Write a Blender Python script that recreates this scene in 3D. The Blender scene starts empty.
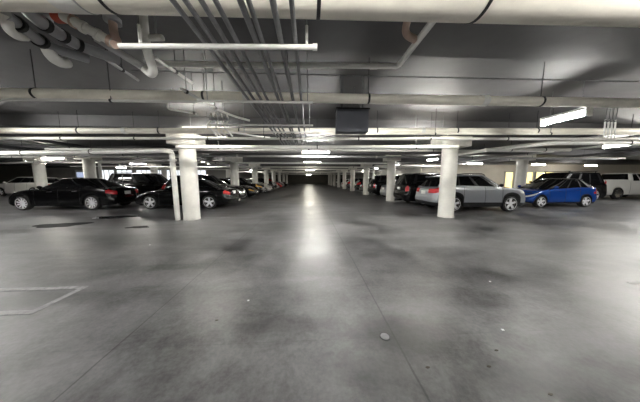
import bpy, math, random
from mathutils import Vector
random.seed(7)
PI = math.pi
scene = bpy.context.scene
COL = scene.collection

# ------------------------------------------------------------------ materials
def mat(name, color, rough=.5, metal=0., coat=0., emit=None, strength=0., noise=0., nscale=6., bump=0., spec=.5):
    m = bpy.data.materials.new(name); m.use_nodes = True
    nt = m.node_tree; b = nt.nodes['Principled BSDF']
    b.inputs['Base Color'].default_value = (*color, 1)
    b.inputs['Roughness'].default_value = rough
    b.inputs['Metallic'].default_value = metal
    b.inputs['Coat Weight'].default_value = coat
    b.inputs['Coat Roughness'].default_value = .04
    b.inputs['Specular IOR Level'].default_value = spec
    if emit:
        b.inputs['Emission Color'].default_value = (*emit, 1)
        b.inputs['Emission Strength'].default_value = strength
    if noise or bump:
        tc = nt.nodes.new('ShaderNodeTexCoord')
        n = nt.nodes.new('ShaderNodeTexNoise'); n.inputs['Scale'].default_value = nscale
        n.inputs['Detail'].default_value = 6; n.inputs['Roughness'].default_value = .65
        nt.links.new(tc.outputs['Object'], n.inputs['Vector'])
        if noise:
            r = nt.nodes.new('ShaderNodeValToRGB')
            r.color_ramp.elements[0].position = .3; r.color_ramp.elements[1].position = .7
            r.color_ramp.elements[0].color = (*[max(0, c*(1-noise)) for c in color], 1)
            r.color_ramp.elements[1].color = (*[min(1, c*(1+noise)) for c in color], 1)
            nt.links.new(n.outputs['Fac'], r.inputs['Fac'])
            nt.links.new(r.outputs['Color'], b.inputs['Base Color'])
        if bump:
            bp = nt.nodes.new('ShaderNodeBump'); bp.inputs['Strength'].default_value = bump
            bp.inputs['Distance'].default_value = .01
            nt.links.new(n.outputs['Fac'], bp.inputs['Height'])
            nt.links.new(bp.outputs['Normal'], b.inputs['Normal'])
    return m

M = {
 'cream': mat('cream_jacket', (.93, .885, .78), .45, noise=.08, nscale=4),
 'white': mat('white_paint', (.84, .83, .79), .4, noise=.06, nscale=9),
 'grey': mat('grey_pipe', (.42, .42, .42), .45, noise=.12, nscale=5),
 'pvc': mat('grey_pvc', (.36, .365, .38), .35, noise=.08, nscale=3),
 'galv': mat('galvanised', (.25, .25, .255), .5, metal=.3, noise=.2, nscale=12),
 'darkpipe': mat('dark_pipe', (.05, .05, .055), .5, noise=.3, nscale=4),
 'band': mat('black_band', (.015, .015, .015), .5),
 'copper': mat('copper', (.60, .44, .36), .4, metal=.2, noise=.2),
 'red': mat('red_paint', (.5, .07, .03), .45),
 'conc': mat('white_column_paint', (.74, .73, .685), .6, noise=.09, nscale=3, bump=.25),
 'cap': mat('capital_concrete', (.78, .76, .70), .8, noise=.14, nscale=5, bump=.4),
 'box': mat('grey_box', (.085, .09, .11), .5, noise=.05),
 'tube': mat('lamp_tube', (1, 1, 1), .5, emit=(1, .985, .94), strength=30),
 'tubehi': mat('lamp_tube_bright', (1, 1, 1), .5, emit=(1, .985, .95), strength=50),
 'tubelo': mat('lamp_tube_dim', (1, 1, 1), .5, emit=(1, .985, .95), strength=10),
 'tubew': mat('lamp_tube_warm', (1, 1, 1), .5, emit=(1, .95, .82), strength=15),
 'tubes': mat('lamp_tube_soft', (1, 1, 1), .5, emit=(1, .97, .9), strength=22),
 'tyre': mat('tyre_rubber', (.012, .012, .012), .75),
 'alloy': mat('alloy', (.88, .88, .92), .3, metal=.15),
 'under': mat('underbody', (.008, .008, .008), .8),
 'glass': mat('tinted_glass', (.004, .0045, .005), .05, spec=.4),
 'plastic': mat('black_plastic', (.005, .005, .006), .4, spec=.25),
 'clad': mat('grey_cladding', (.02, .021, .023), .5, spec=.3),
 'chrome': mat('chrome', (.75, .75, .76), .12, metal=1.),
 'hl': mat('headlamp_lens', (.62, .64, .66), .12, coat=1.),
 'amber': mat('amber_glint_lens', (.85, .50, .12), .2, coat=1.),  # yellow reflected glint put into the lens colour
 'tl': mat('red_lens', (.55, .02, .025), .15, coat=1.),
 'plate': mat('plate_white', (.8, .8, .78), .4),
 'black': mat('black_car_paint', (.003, .003, .0035), .16, coat=.25, spec=.28),
 'silver': mat('silver_car_paint', (.33, .35, .38), .28, metal=.4, coat=1.),
 'blue': mat('blue_car_paint', (.006, .055, .30), .25, metal=.2, coat=.6),
 'whitecar': mat('white_car_paint', (.74, .73, .69), .3, coat=1.),
 'redcar': mat('red_car_paint', (.42, .02, .02), .25, coat=1.),
 'greycar': mat('grey_car_paint', (.10, .10, .11), .25, metal=.3, coat=1.),
 'line': mat('worn_white_paint', (.27, .27, .275), .6, noise=.4, nscale=14),
 'leafm': mat('dry_leaf', (.03, .022, .014), .8),
 'paper': mat('paper_scrap', (.8, .8, .8), .7),
 'steel': mat('drain_steel', (.20, .20, .21), .45, metal=.3, noise=.15, nscale=30),
 'oil': mat('oil_film', (.006, .006, .007), .6, spec=.08),
 'water': mat('shallow_water', (.022, .022, .024), .05),
 'beige': mat('beige_wall', (.66, .61, .52), .8, noise=.07, nscale=.8),
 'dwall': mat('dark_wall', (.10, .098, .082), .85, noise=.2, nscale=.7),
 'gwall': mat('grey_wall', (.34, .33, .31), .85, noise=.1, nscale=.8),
 'day': mat('daylit_pane', (.8, .85, .9), .3, emit=(.92, .96, 1), strength=.20),
 'warmlit': mat('warm_lit_pane', (.9, .75, .3), .3, emit=(1, .80, .30), strength=.30),
 'mull': mat('window_frame', (.45, .45, .43), .5),
 'panelm': mat('pale_blue_backlit', (.55, .62, .80), .5, emit=(.62, .72, 1), strength=.10),
}
# concrete floor -------------------------------------------------------
def floor_material():
    m = bpy.data.materials.new('polished_concrete'); m.use_nodes = True
    nt = m.node_tree; N = nt.nodes; L = nt.links; b = N['Principled BSDF']
    tc = N.new('ShaderNodeTexCoord'); sep = N.new('ShaderNodeSeparateXYZ'); L.new(tc.outputs['Object'], sep.inputs[0])
    def noise(scale, detail=6, rough=.6, dist=0., stretch=None):
        n = N.new('ShaderNodeTexNoise'); n.inputs['Scale'].default_value = scale
        n.inputs['Detail'].default_value = detail; n.inputs['Roughness'].default_value = rough
        n.inputs['Distortion'].default_value = dist
        if stretch:
            mp = N.new('ShaderNodeMapping'); mp.inputs['Scale'].default_value = stretch
            L.new(tc.outputs['Object'], mp.inputs[0]); L.new(mp.outputs[0], n.inputs['Vector'])
        else: L.new(tc.outputs['Object'], n.inputs['Vector'])
        return n.outputs['Fac']
    def math_(op, a, c=None, d=None, clamp=False):
        n = N.new('ShaderNodeMath'); n.operation = op; n.use_clamp = clamp
        for i, v in enumerate((a, c, d)):
            if v is None: continue
            if isinstance(v, (int, float)): n.inputs[i].default_value = v
            else: L.new(v, n.inputs[i])
        return n.outputs[0]
    def ss(v, a, c, lo=0., hi=1.):
        n = N.new('ShaderNodeMapRange'); n.interpolation_type = 'SMOOTHSTEP'
        L.new(v, n.inputs[0]); n.inputs[1].default_value = a; n.inputs[2].default_value = c
        n.inputs[3].default_value = lo; n.inputs[4].default_value = hi
        return n.outputs[0]
    n1 = noise(.45, 5, .55, .6); n2 = noise(2.2, 8, .68, .4); n3 = noise(26, 4, .7); n4 = noise(.9, 6, .6, .5, (.35, 1.5, 1))
    v = math_('ADD', ss(n1, .32, .68, .58, 1.34), ss(n2, .3, .72, -.34, .32))
    v = math_('ADD', v, ss(n3, .3, .7, -.15, .15))
    v = math_('ADD', v, ss(n4, .35, .65, -.2, .18))
    wob = math_('MULTIPLY', math_('SUBTRACT', n2, .5), .55)
    wet = None
    # darker stains with their own outlines: x, y, rx, ry, strength
    for (sx, sy, rx, ry, k) in [(.80, 1.74, .40, .30, .55), (.60, 1.36, .40, .20, .38), (-.30, 1.92, .55, .13, .38),
                                (1.7, 1.25, .9, .16, .35), (1.2, 3.7, .30, .16, .5), (-3.5, 2.55, .75, .22, .38),
                                (2.0, 4.6, 1.6, .35, .22), (-1.2, 2.45, 1.6, .30, .15), (4.2, 5.9, 1.4, .4, .22), (-6.5, 5.2, 2., .5, .2)]:
        dx = math_('MULTIPLY', math_('SUBTRACT', sep.outputs[0], sx), 1/rx)
        dy = math_('MULTIPLY', math_('SUBTRACT', sep.outputs[1], sy), 1/ry)
        d = math_('SQRT', math_('ADD', math_('MULTIPLY', dx, dx), math_('MULTIPLY', dy, dy)))
        d = math_('ADD', d, wob)
        s = ss(d, .35, 1.35, k, 0.)
        v = math_('MULTIPLY', v, math_('SUBTRACT', 1., s))
    # saw-cut joints
    for ax, pos, w in [(0, .80, .007), (0, -1.72, .006), (1, 1.70, .004), (0, -7.0, .008), (0, 7.2, .008), (1, 7.4, .008), (1, 13.2, .008)]:
        d = math_('ABSOLUTE', math_('SUBTRACT', math_('ADD', sep.outputs[ax], math_('MULTIPLY', math_('SUBTRACT', n2, .5), .02)), pos))
        k = .5 if ax == 0 else .13
        v = math_('MULTIPLY', v, ss(d, w*.5, w*1.8, 1-k, 1.))
    # light scuffs
    sc = noise(5, 10, .75, 1.5, (.5, 2.2, 1))
    v = math_('ADD', v, ss(sc, .56, .80, 0., .16))
    cr = N.new('ShaderNodeCombineColor')
    L.new(math_('MULTIPLY', v, .126), cr.inputs[0]); L.new(math_('MULTIPLY', v, .125), cr.inputs[1]); L.new(math_('MULTIPLY', v, .127), cr.inputs[2])
    L.new(cr.outputs[0], b.inputs['Base Color'])
    rr = math_('ADD', ss(n1, .35, .65, .34, .48), ss(n2, .3, .7, -.03, .08))
    L.new(rr, b.inputs['Roughness'])
    b.inputs['Specular IOR Level'].default_value = .42
    bp = N.new('ShaderNodeBump'); bp.inputs['Strength'].default_value = .15; bp.inputs['Distance'].default_value = .02
    L.new(math_('ADD', n2, math_('MULTIPLY', n4, 1.2)), bp.inputs['Height']); L.new(bp.outputs[0], b.inputs['Normal'])
    return m
def ceiling_material():
    m = mat('painted_slab', (.090, .088, .090), .6, noise=.22, nscale=.9, bump=.15)
    return m
M['floor'] = floor_material(); M['ceil'] = ceiling_material()

# ------------------------------------------------------------------ mesh builder
class MB:
    def __init__(s): s.v = []; s.f = []
    def box(s, x0, x1, y0, y1, z0, z1):
        n = len(s.v)
        s.v += [(x, y, z) for x in (x0, x1) for y in (y0, y1) for z in (z0, z1)]
        for q in ((0,1,3,2), (4,6,7,5), (0,4,5,1), (2,3,7,6), (0,2,6,4), (1,5,7,3)): s.f.append(tuple(n+i for i in q))
        return s
    def prism(s, pts, z0, z1):          # polygon in plan
        n = len(s.v); k = len(pts)
        s.v += [(x, y, z0) for x, y in pts] + [(x, y, z1) for x, y in pts]
        s.f.append(tuple(n+i for i in reversed(range(k)))); s.f.append(tuple(n+k+i for i in range(k)))
        for i in range(k): j = (i+1) % k; s.f.append((n+i, n+j, n+k+j, n+k+i))
        return s
    def tube(s, pts, r, seg=12, cap=True):
        P = [Vector(p) for p in pts]; n0 = len(s.v); k = len(P)
        rs = r if isinstance(r, (list, tuple)) else [r]*k
        t0 = (P[1]-P[0]).normalized()
        up = Vector((0, 0, 1)) if abs(t0.z) < .9 else Vector((0, 1, 0))
        a = t0.cross(up).normalized()
        for i in range(k):
            ta = (P[i]-P[i-1]).normalized() if i else t0
            tb = (P[i+1]-P[i]).normalized() if i < k-1 else ta
            t = (ta+tb).normalized() if (ta+tb).length > 1e-6 else ta
            a = (a - t*a.dot(t)).normalized(); b = t.cross(a)
            for q in range(seg):
                an = 2*PI*q/seg; s.v.append(tuple(P[i] + (a*math.cos(an)+b*math.sin(an))*rs[i]))
        for i in range(k-1):
            for q in range(seg):
                w = (q+1) % seg
                s.f.append((n0+i*seg+q, n0+i*seg+w, n0+(i+1)*seg+w, n0+(i+1)*seg+q))
        if cap:
            s.f.append(tuple(n0+q for q in reversed(range(seg)))); s.f.append(tuple(n0+(k-1)*seg+q for q in range(seg)))
        return s
    def lathe(s, prof, seg=28, axis='Z', o=(0, 0, 0), close=False):
        n0 = len(s.v); k = len(prof)
        for (r, h) in prof:
            for q in range(seg):
                an = 2*PI*q/seg; c, d = r*math.cos(an), r*math.sin(an)
                p = (c, d, h) if axis == 'Z' else ((c, h, d) if axis == 'Y' else (h, c, d))
                s.v.append((p[0]+o[0], p[1]+o[1], p[2]+o[2]))
        for i in range(k-1 if not close else k):
            j = (i+1) % k
            for q in range(seg):
                w = (q+1) % seg
                s.f.append((n0+i*seg+q, n0+i*seg+w, n0+j*seg+w, n0+j*seg+q))
        return s
    def ball(s, c, rx, ry, rz, seg=12, rings=8):
        n0 = len(s.v)
        for i in range(rings+1):
            ph = PI*i/rings
            for q in range(seg):
                an = 2*PI*q/seg
                s.v.append((c[0]+rx*math.sin(ph)*math.cos(an), c[1]+ry*math.sin(ph)*math.sin(an), c[2]+rz*math.cos(ph)))
        for i in range(rings):
            for q in range(seg):
                w = (q+1) % seg
                s.f.append((n0+i*seg+q, n0+i*seg+w, n0+(i+1)*seg+w, n0+(i+1)*seg+q))
        return s
    def mesh(s, name, m, smooth=True, ang=38):
        import bmesh
        me = bpy.data.meshes.new(name); me.from_pydata(s.v, [], s.f)
        bm = bmesh.new(); bm.from_mesh(me)
        bmesh.ops.remove_doubles(bm, verts=bm.verts, dist=1e-5)
        bmesh.ops.dissolve_degenerate(bm, dist=1e-6, edges=bm.edges)
        bmesh.ops.recalc_face_normals(bm, faces=bm.faces)
        bm.to_mesh(me); bm.free()
        if smooth:
            for p in me.polygons: p.use_smooth = True
            me.set_sharp_from_angle(angle=math.radians(ang))
        me.materials.append(m)
        return me
    def build(s, name, m, parent=None, loc=(0, 0, 0), **k):
        o = bpy.data.objects.new(name, s.mesh(name, m, **k)); COL.objects.link(o); o.location = loc
        if parent is not None: o.parent = parent
        return o

def tag(o, label=None, cat=None, group=None, kind=None):
    if label: o['label'] = label
    if cat: o['category'] = cat
    if group: o['group'] = group
    if kind: o['kind'] = kind
    return o
def empty(name, loc, label, cat, group=None, rz=0):
    o = bpy.data.objects.new(name, None); COL.objects.link(o); o.location = loc; o.rotation_euler.z = rz
    return tag(o, label, cat, group)
def copy_tree(o, parent=None):
    c = o.copy(); COL.objects.link(c); c.parent = parent
    for ch in list(o.children): copy_tree(ch, c)
    return c
def struct(name, mb, m, parent=None, **k):
    o = mb.build(name, m, parent, **k)
    if parent is None: o['kind'] = 'structure'
    return o
def bend(pts, r=.08, n=6):               # rounds the corners of a polyline
    P = [Vector(p) for p in pts]; out = [P[0]]
    for i in range(1, len(P)-1):
        a = (P[i-1]-P[i]); b = (P[i+1]-P[i]); d = min(r, a.length*.49, b.length*.49)
        p0 = P[i]+a.normalized()*d; p1 = P[i]+b.normalized()*d
        for k in range(n+1):
            t = k/n; out.append(p0*(1-t)**2 + P[i]*2*t*(1-t) + p1*t*t)
    return out + [P[-1]]

# ------------------------------------------------------------------ camera
CAM_H = 1.48; PITCH = 6.2; YAW = 3.2; FPX = 200.
cam = bpy.data.cameras.new('camera'); co = bpy.data.objects.new('camera', cam); COL.objects.link(co)
cam.sensor_width = 36; cam.lens = 36*FPX/640; cam.clip_start = .02; cam.clip_end = 300
co.location = (0, 0, CAM_H); co.rotation_euler = (math.radians(90-PITCH), 0, math.radians(-YAW))
scene.camera = co

# ------------------------------------------------------------------ room shell
SLAB = 3.38; BAND = 3.05; FAR = 66.
struct('floor', MB().box(-52, 36, -7, FAR+.3, -.2, 0), M['floor'], smooth=False)
struct('ceiling', MB().box(-52, 36, -7, FAR+.3, SLAB, SLAB+.2), M['ceil'], smooth=False)
ROWS_R = [1.7+5.83*i for i in range(11)]
for i, y in enumerate(ROWS_R):
    struct('ceiling_beam' + ('' if i == 0 else '.%03d' % i), MB().box(-51.9, 35.9, y-.98, y+.98, BAND, SLAB), M['ceil'], smooth=False)
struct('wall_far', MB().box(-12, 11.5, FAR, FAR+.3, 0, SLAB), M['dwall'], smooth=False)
struct('wall_back', MB().box(-52, 36, -7.3, -7, 0, SLAB), M['gwall'], smooth=False)
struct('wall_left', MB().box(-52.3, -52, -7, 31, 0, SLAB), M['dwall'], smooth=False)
struct('wall_right', MB().box(36, 36.3, -7, 20.2, 0, SLAB), M['beige'], smooth=False)
struct('wall_aisle_left', MB().box(-12.3, -12, 30.2, FAR, 0, SLAB), M['gwall'], smooth=False)
struct('wall_aisle_right', MB().box(11.5, 11.8, 20.2, FAR, 0, SLAB), M['gwall'], smooth=False)
struct('wall_right_lobby', MB().box(11.5, 36, 20., 20.2, 0, SLAB), M['beige'], smooth=False)
struct('wall_left_rear', MB().box(-52, -12, 30, 30.2, 0, SLAB), M['gwall'], smooth=False)
struct('wall_left_recess', MB().box(-52, -33.4, 27.2, 27.4, 0, SLAB), M['dwall'], smooth=False)  # unlit corner, its darkness put into the wall colour
# daylit windows in the left rear wall
def window(n, x0, x1, z0, z1, y, pane, nm=2):
    fr = MB()
    fr.box(x0-.06, x0, y-.1, y-.002, z0-.06, z1+.06).box(x1, x1+.06, y-.1, y-.002, z0-.06, z1+.06)
    fr.box(x0, x1, y-.1, y-.002, z0-.06, z0).box(x0, x1, y-.1, y-.002, z1, z1+.06)
    for k in range(1, nm):
        x = x0+(x1-x0)*k/nm; fr.box(x-.04, x+.04, y-.1, y-.002, z0, z1)
    o = struct('window_%d' % n, fr, M['mull'], smooth=False)
    MB().box(x0, x1, y-.05, y-.02, z0, z1).build('pane', pane, o, smooth=False)
    return o
wn = 1
for x0, x1 in [(-29.3, -27.3), (-26.9, -24.9), (-24.3, -22.3), (-21.8, -19.8), (-19.3, -17.3), (-16.8, -14.8)]:
    window(wn, x0, x1, 1.35, 2.75, 30, M['day'], 3); wn += 1
# warm lit lobby doors in the right wall
def door(n, x0, x1, leafs):
    fr = MB(); y = 20.
    fr.box(x0-.08, x0, y-.12, y-.002, 0, 2.2).box(x1, x1+.08, y-.12, y-.002, 0, 2.2).box(x0-.08, x1+.08, y-.12, y-.002, 2.2, 2.3)
    for k in range(1, leafs):
        x = x0+(x1-x0)*k/leafs; fr.box(x-.05, x+.05, y-.12, y-.002, 0, 2.2)
    o = struct('door_%d' % n, fr, M['mull'], smooth=False)
    MB().box(x0, x1, y-.06, y-.02, .02, 2.2).build('glass_panel', M['warmlit'], o, smooth=False)
    for k in range(leafs):
        x = x0+(x1-x0)*(k+.85)/leafs
        MB().tube([(x, y-.1, .9), (x, y-.1, 1.3)], .02, 8).build('door_handle', M['chrome'], o)
door(1, 20.5, 21.3, 1); door(2, 22.85, 23.5, 1); door(3, 23.9, 25.9, 2)

# ------------------------------------------------------------------ columns
def column(x, y, label, group, cap=True, r=.275, capw=.95):
    top = BAND-.36 if cap else BAND
    e = empty('concrete_column', (x, y, 0), label, 'column', group)
    prof = [(0, 0), (r+.008, 0), (r+.008, .03), (r, .05), (r, top), (0, top)]
    MB().lathe(prof, 32).build('shaft', M['conc'], e, ang=60)
    if cap:
        MB().box(-capw/2, capw/2, -.36, .36, top, BAND-.004).build('capital', M['cap'], e, smooth=False)
    return e
GR, GL = 'columns along the right parking row', 'columns along the left parking row'
ORD = ['first', 'second', 'third', 'fourth', 'fifth', 'sixth', 'seventh', 'eighth', 'ninth', 'tenth']
RX = [5.42, 5.58, 5.55, 5.5, 5.5, 5.5, 5.5, 5.5, 5.5]
column(RX[0], 7.55, 'white concrete column standing in front of the silver SUV', GR, capw=1.12)
for i in range(1, 9):
    column(RX[i], ROWS_R[i+1]+.03, 'white concrete column, %s from the camera in the right row' % ORD[i], GR)
LC = [(-4.36, 7.62), (-5.15, 14.35), (-5.35, 20.4), (-5.4, 26.0), (-5.35, 31.2), (-5.3, 36.7), (-5.3, 42.5), (-5.3, 48.4)]
for i, (x, y) in enumerate(LC):
    column(x, y, 'white concrete column with a drain pipe beside it, near the black coupe' if i == 0 else
           'white concrete column, %s from the camera in the left row' % ORD[i], GL)
for x, y, lab in [(-18.55, 15.0, 'slim pale column in front of the white crossover'),
                  (-13.75, 13.5, 'pale concrete column behind the long black sedan roof'),
                  (-14.85, 20.3, 'pale column behind the black full-size SUV roof, nearer one'),
                  (-17.3, 25.2, 'pale column behind the black full-size SUV roof, farther one')]:
    column(x, y, lab, 'outer columns on the left', True)
column(13.95, 12.5, 'pale concrete column behind the nose of the silver SUV', 'outer columns on the right')

# ------------------------------------------------------------------ cars
def ilerp(pts, x):
    if x <= pts[0][0]: return pts[0][1]
    for i in range(len(pts)-1):
        if x <= pts[i+1][0]:
            t = (x-pts[i][0])/(pts[i+1][0]-pts[i][0])
            m0 = (pts[i+1][1]-pts[i-1][1])/(pts[i+1][0]-pts[i-1][0]) if i else (pts[1][1]-pts[0][1])/(pts[1][0]-pts[0][0])
            m1 = (pts[i+2][1]-pts[i][1])/(pts[i+2][0]-pts[i][0]) if i+2 < len(pts) else (pts[i+1][1]-pts[i][1])/(pts[i+1][0]-pts[i][0])
            h = pts[i+1][0]-pts[i][0]
            return (2*t**3-3*t*t+1)*pts[i][1]+(t**3-2*t*t+t)*h*m0+(-2*t**3+3*t*t)*pts[i+1][1]+(t**3-t*t)*h*m1
    return pts[-1][1]
def sstep(a, b, x):
    t = max(0, min(1, (x-a)/(b-a))); return t*t*(3-2*t)
KE, KC = 6, 7
def half_perim(xr, xf, w, rr, rf, ry, br, bf, side):
    yc = w-ry; pts = []
    for k in range(KE): y = yc*k/KE; pts.append((xr+br*(y/w)**2, y, 'r'))
    xs = xr+br*(yc/w)**2
    for k in range(KC): a = k/(KC-1)*PI/2; pts.append((xs+rr*(1-math.cos(a)), yc+ry*math.sin(a), 'rc'))
    x0 = xs+rr; xe = xf-bf*(yc/w)**2; x1 = xe-rf
    for u in side(x0, x1): pts.append((u, w, 's'))
    for k in range(KC): a = PI/2*(1-k/(KC-1)); pts.append((xe-rf*(1-math.cos(a)), yc+ry*math.sin(a), 'fc'))
    for k in reversed(range(KE)): y = yc*k/KE; pts.append((xf-bf*(y/w)**2, y, 'f'))
    return pts
T = [0, .1, .22, .36, .5, .62, .74, .85, .93, 1]
def make_wheel(R, W, style, m_rim):
    t = MB(); w = W/2
    prof = [(R*.68, -w), (R*.78, -w*1.02), (R*.94, -w*.95), (R, -w*.7), (R, w*.7), (R*.94, w*.95), (R*.78, w*1.02), (R*.68, w), (R*.66, w*.3), (0.001, w*.3)]
    t.lathe(prof, 32, 'Y')
    tyre = t.mesh('wheel', M['tyre'])
    s = MB()
    s.lathe([(R*.70, w*.98), (R*.78, w*1.06), (R*.74, w*1.08), (R*.68, w*.75), (R*.66, w*.4)], 32, 'Y')
    s.lathe([(.001, w*.86), (R*.13, w*.86), (R*.17, w*.7), (R*.17, w*.35)], 16, 'Y')
    n = {'five': 5, 'multi': 10, 'six': 6, 'steel': 8}[style]; hw = {'five': .042, 'multi': .019, 'six': .05, 'steel': .055}[style]*R/.34
    for i in range(n):
        a = 2*PI*i/n + .3; c, d = math.cos(a), math.sin(a)
        for (r0, r1, h0, h1, w0, w1) in [(R*.12, R*.73, w*.80, w*.93, hw, hw*1.15)]:
            b = len(s.v)
            for (r, h, ww) in ((r0, h0, w0), (r1, h1, w1)):
                for sg in (-1, 1):
                    for dp in (0, -.03):
                        s.v.append((r*c-sg*ww*d, h+dp, r*d+sg*ww*c))
            for q in ((0,1,3,2), (4,6,7,5), (0,4,5,1), (2,3,7,6), (0,2,6,4), (1,5,7,3)): s.f.append(tuple(b+j for j in q))
    return tyre, s.mesh('rim', m_rim)

def make_car(name, S):
    """front is +x, ground z=0; returns an Empty with parts"""
    L, W, H, R = S['L'], S['W'], S['H'], S['R']
    xw = S['wheels']; ra = R+S.get('gap', .055); body_m = M[S['paint']]
    root = bpy.data.objects.new(name, None); COL.objects.link(root)
    zs = lambda x: ilerp(S['zs'], x)
    sill = S.get('sill', .2)
    arch_m = 1.0
    def zb(x):
        z = sill + .05*max(0, (abs(x)-L*.42)/(L*.08))**2
        for c in xw:
            d = abs(x-c)
            if d < ra: z = max(z, R+math.sqrt(ra*ra-d*d)*arch_m)
        return min(z, zs(x)-.05)
    fr = [1, .985, .93, .82, .62, .35, .12]
    xs_side = []
    def side(x0, x1):
        if not xs_side:
            n = 30; s = [x0+(x1-x0)*k/(n+1) for k in range(1, n+1)]
            for c in xw:
                s = [x for x in s if not (c-ra-.03 < x < c+ra+.03)]
                s += [c+sg*ra*q for q in fr for sg in (-1, 1)] + [c-ra-.012, c+ra+.012, c]
            xs_side.extend(sorted(x for x in s if x0+.005 < x < x1-.005))
        return xs_side
    rc = S.get('rc', (.30, .42)); ry = S.get('ry', .38)
    hp = half_perim(-L/2, L/2, W/2, rc[0], rc[1], ry, S.get('bow', (.06, .14))[0], S.get('bow', (.06, .14))[1], side)
    ins = S.get('ins', [.06, .03, .008, 0, 0, .004, .012, .02, .035, .075])
    xr_ = S.get('xr', [.10, .03, 0, 0, .02, .04, .05, .05, .06, .09])
    xf_ = S.get('xf', [.14, .04, 0, 0, .01, .03, .06, .10, .16, .24])
    n = len(hp)
    ring = [(x, y, g) for (x, y, g) in hp] + [(x, -y, g) for (x, y, g) in reversed(hp[1:-1])]
    V = []
    def shape(x, y, k):
        xx = x
        if x > 0: xx -= xf_[k]*sstep(.55, 1, x/(L/2))
        else: xx += xr_[k]*sstep(.62, 1, -x/(L/2))
        yy = y*(1-ins[k]/(W/2))
        b = zb(x); return (xx, yy, b+(zs(x)-b)*T[k])
    for k in range(len(T)): V.append([shape(x, y, k) for (x, y, g) in ring])
    buckets = {}
    def put(key, quad):
        mb = buckets.setdefault(key, MB()); b = len(mb.v)
        mb.v += list(quad); mb.f.append(tuple(range(b, b+len(quad))))
    lamps = S.get('lamps', {})
    NR = len(ring)
    for k in range(len(T)-1):
        for i in range(NR):
            j = (i+1) % NR
            q = (V[k][i], V[k][j], V[k+1][j], V[k+1][i])
            cx = sum(p[0] for p in q)/4; cy = sum(p[1] for p in q)/4; side_ = 'L' if cy > 0 else 'R'
            key = 'body'
            if k < S.get('clad_rows', 1): key = 'lower_trim'
            g = ring[i][2]
            if S.get('arch_clad') and g == 's' and k < S.get('arch_rows', 3) and min(abs(cx-c) for c in xw) < ra+.01: key = 'lower_trim'
            h = S['head']; tl = S['tail']
            if cx > L/2-h[2] and h[0] <= k < h[1] and abs(cy) > h[3]: key = 'headlight'+side_
            if cx < -L/2+tl[2] and tl[0] <= k < tl[1] and abs(cy) > tl[3]: key = 'tail_light'+side_
            gr = S['grille']
            if cx > L/2-.5 and gr[0] <= k < gr[1] and abs(cy) < gr[2]: key = 'grille'
            if key == 'body' and g == 's' and 1 <= k <= 8 and not any(abs(cx-c) < ra+.02 for c in xw):
                ds = S['doors']
                for di in range(len(ds)-1):
                    if ds[di] < cx < ds[di+1]: key = 'door%s%d' % (side_, di)
            put(key, q)
    for sgn in (1, -1):
        for xd in S['doors']:
            pts = [shape(xd, sgn*W/2, k) for k in range(2 if any(abs(xd-c) < ra for c in xw) else 1, len(T))]
            MB().tube([(p[0], p[1]+sgn*.0005, p[2]) for p in pts], .007, 6).build('door_gap', M['under'], root)
    # deck: hood, cowl, boot lid
    ny = 8; crown = S.get('crown', .05); bed = S.get('bed')
    for i in range(n-1):
        rows = []
        for p in (i, i+1):
            x, y, z = V[-1][p]; e = crown*min(1, max(0, (L/2-abs(x))/.5))*min(1, abs(y)/(W/2)*1.2)
            row = []
            for m_ in range(ny+1):
                s_ = 1-2*m_/ny; zz = z+e*(1-s_*s_)
                if bed and bed[0] < x < bed[1] and abs(s_) < .9: zz = z-.45
                row.append((x, y*s_, zz))
            rows.append(row)
        for m_ in range(ny):
            put('body', (rows[0][m_], rows[1][m_], rows[1][m_+1], rows[0][m_+1]))
    # greenhouse
    g = S['gh']; wb, wt = g['wb'], g['wt']
    tt = [0, .07, .35, .65, .88, .955, 1.0]
    nS = 30
    rings = []
    for k, t in enumerate(tt):
        te = min(t, .955)/.955
        w = wb+(wt-wb)*te**1.15
        a = g['r0']+(g['r1']-g['r0'])*te**g.get('pr', 1.0); b = g['f0']+(g['f1']-g['f0'])*te**g.get('pf', 1.0)
        if k == len(tt)-1: w -= .07; a += .05; b -= .05
        hp2 = half_perim(a, b, w, .18, .30, .26 if w > .4 else w*.5, .06, .20, lambda x0, x1: [x0+(x1-x0)*q/(nS+1) for q in range(1, nS+1)])
        rings.append(hp2)
    zrm = (g['r1']+g['f1'])/2; zrl = max(.3, (g['f1']-g['r1'])/2)
    def groof(x): return H - g.get('arc', .05)*((x-zrm)/zrl)**2 - g.get('tilt', 0)*(x-zrm)/zrl
    GV = []
    base = [zs(p[0])-.012 for p in rings[0]]
    for k, t in enumerate(tt):
        GV.append([(p[0], p[1], base[i]+(groof(max(g['r1'], min(g['f1'], p[0])))-.035*(k < 6)*0 - base[i])*t) for i, p in enumerate(rings[k])])
    n2 = len(rings[0])
    i_s0 = KE+KC; i_s1 = i_s0+nS-1
    for sgn in (1, -1):
        sd = 'L' if sgn > 0 else 'R'
        for k in range(len(tt)-1):
            for i in range(n2-1):
                q = [GV[k][i], GV[k][i+1], GV[k+1][i+1], GV[k+1][i]]
                q = [(x, y*sgn, z) for x, y, z in q]
                key = 'roof' if S.get('roof') else 'body'
                um = i+.5
                if um < KE+KC-4 and 1 <= k <= 4: key = 'rear_window'
                elif um > n2-1-KE-KC+4 and k <= 4: key = 'windshield'
                elif 1 <= k <= 3:
                    u = (um-i_s0)/(nS-1)
                    for wi, (u0, u1) in enumerate(g['win']):
                        if u0 < u < u1: key = 'side_window%s%d' % (sd, wi)
                if key in ('body', 'roof') and k <= 4 and g.get('black_pillars') and i_s0 <= i <= i_s1 and 1 <= k <= 3: key = 'window_trim'+sd+str(sum(1 for q in g['win'] if (um-i_s0)/(nS-1) > q[1]))
                put(key, q)
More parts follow.
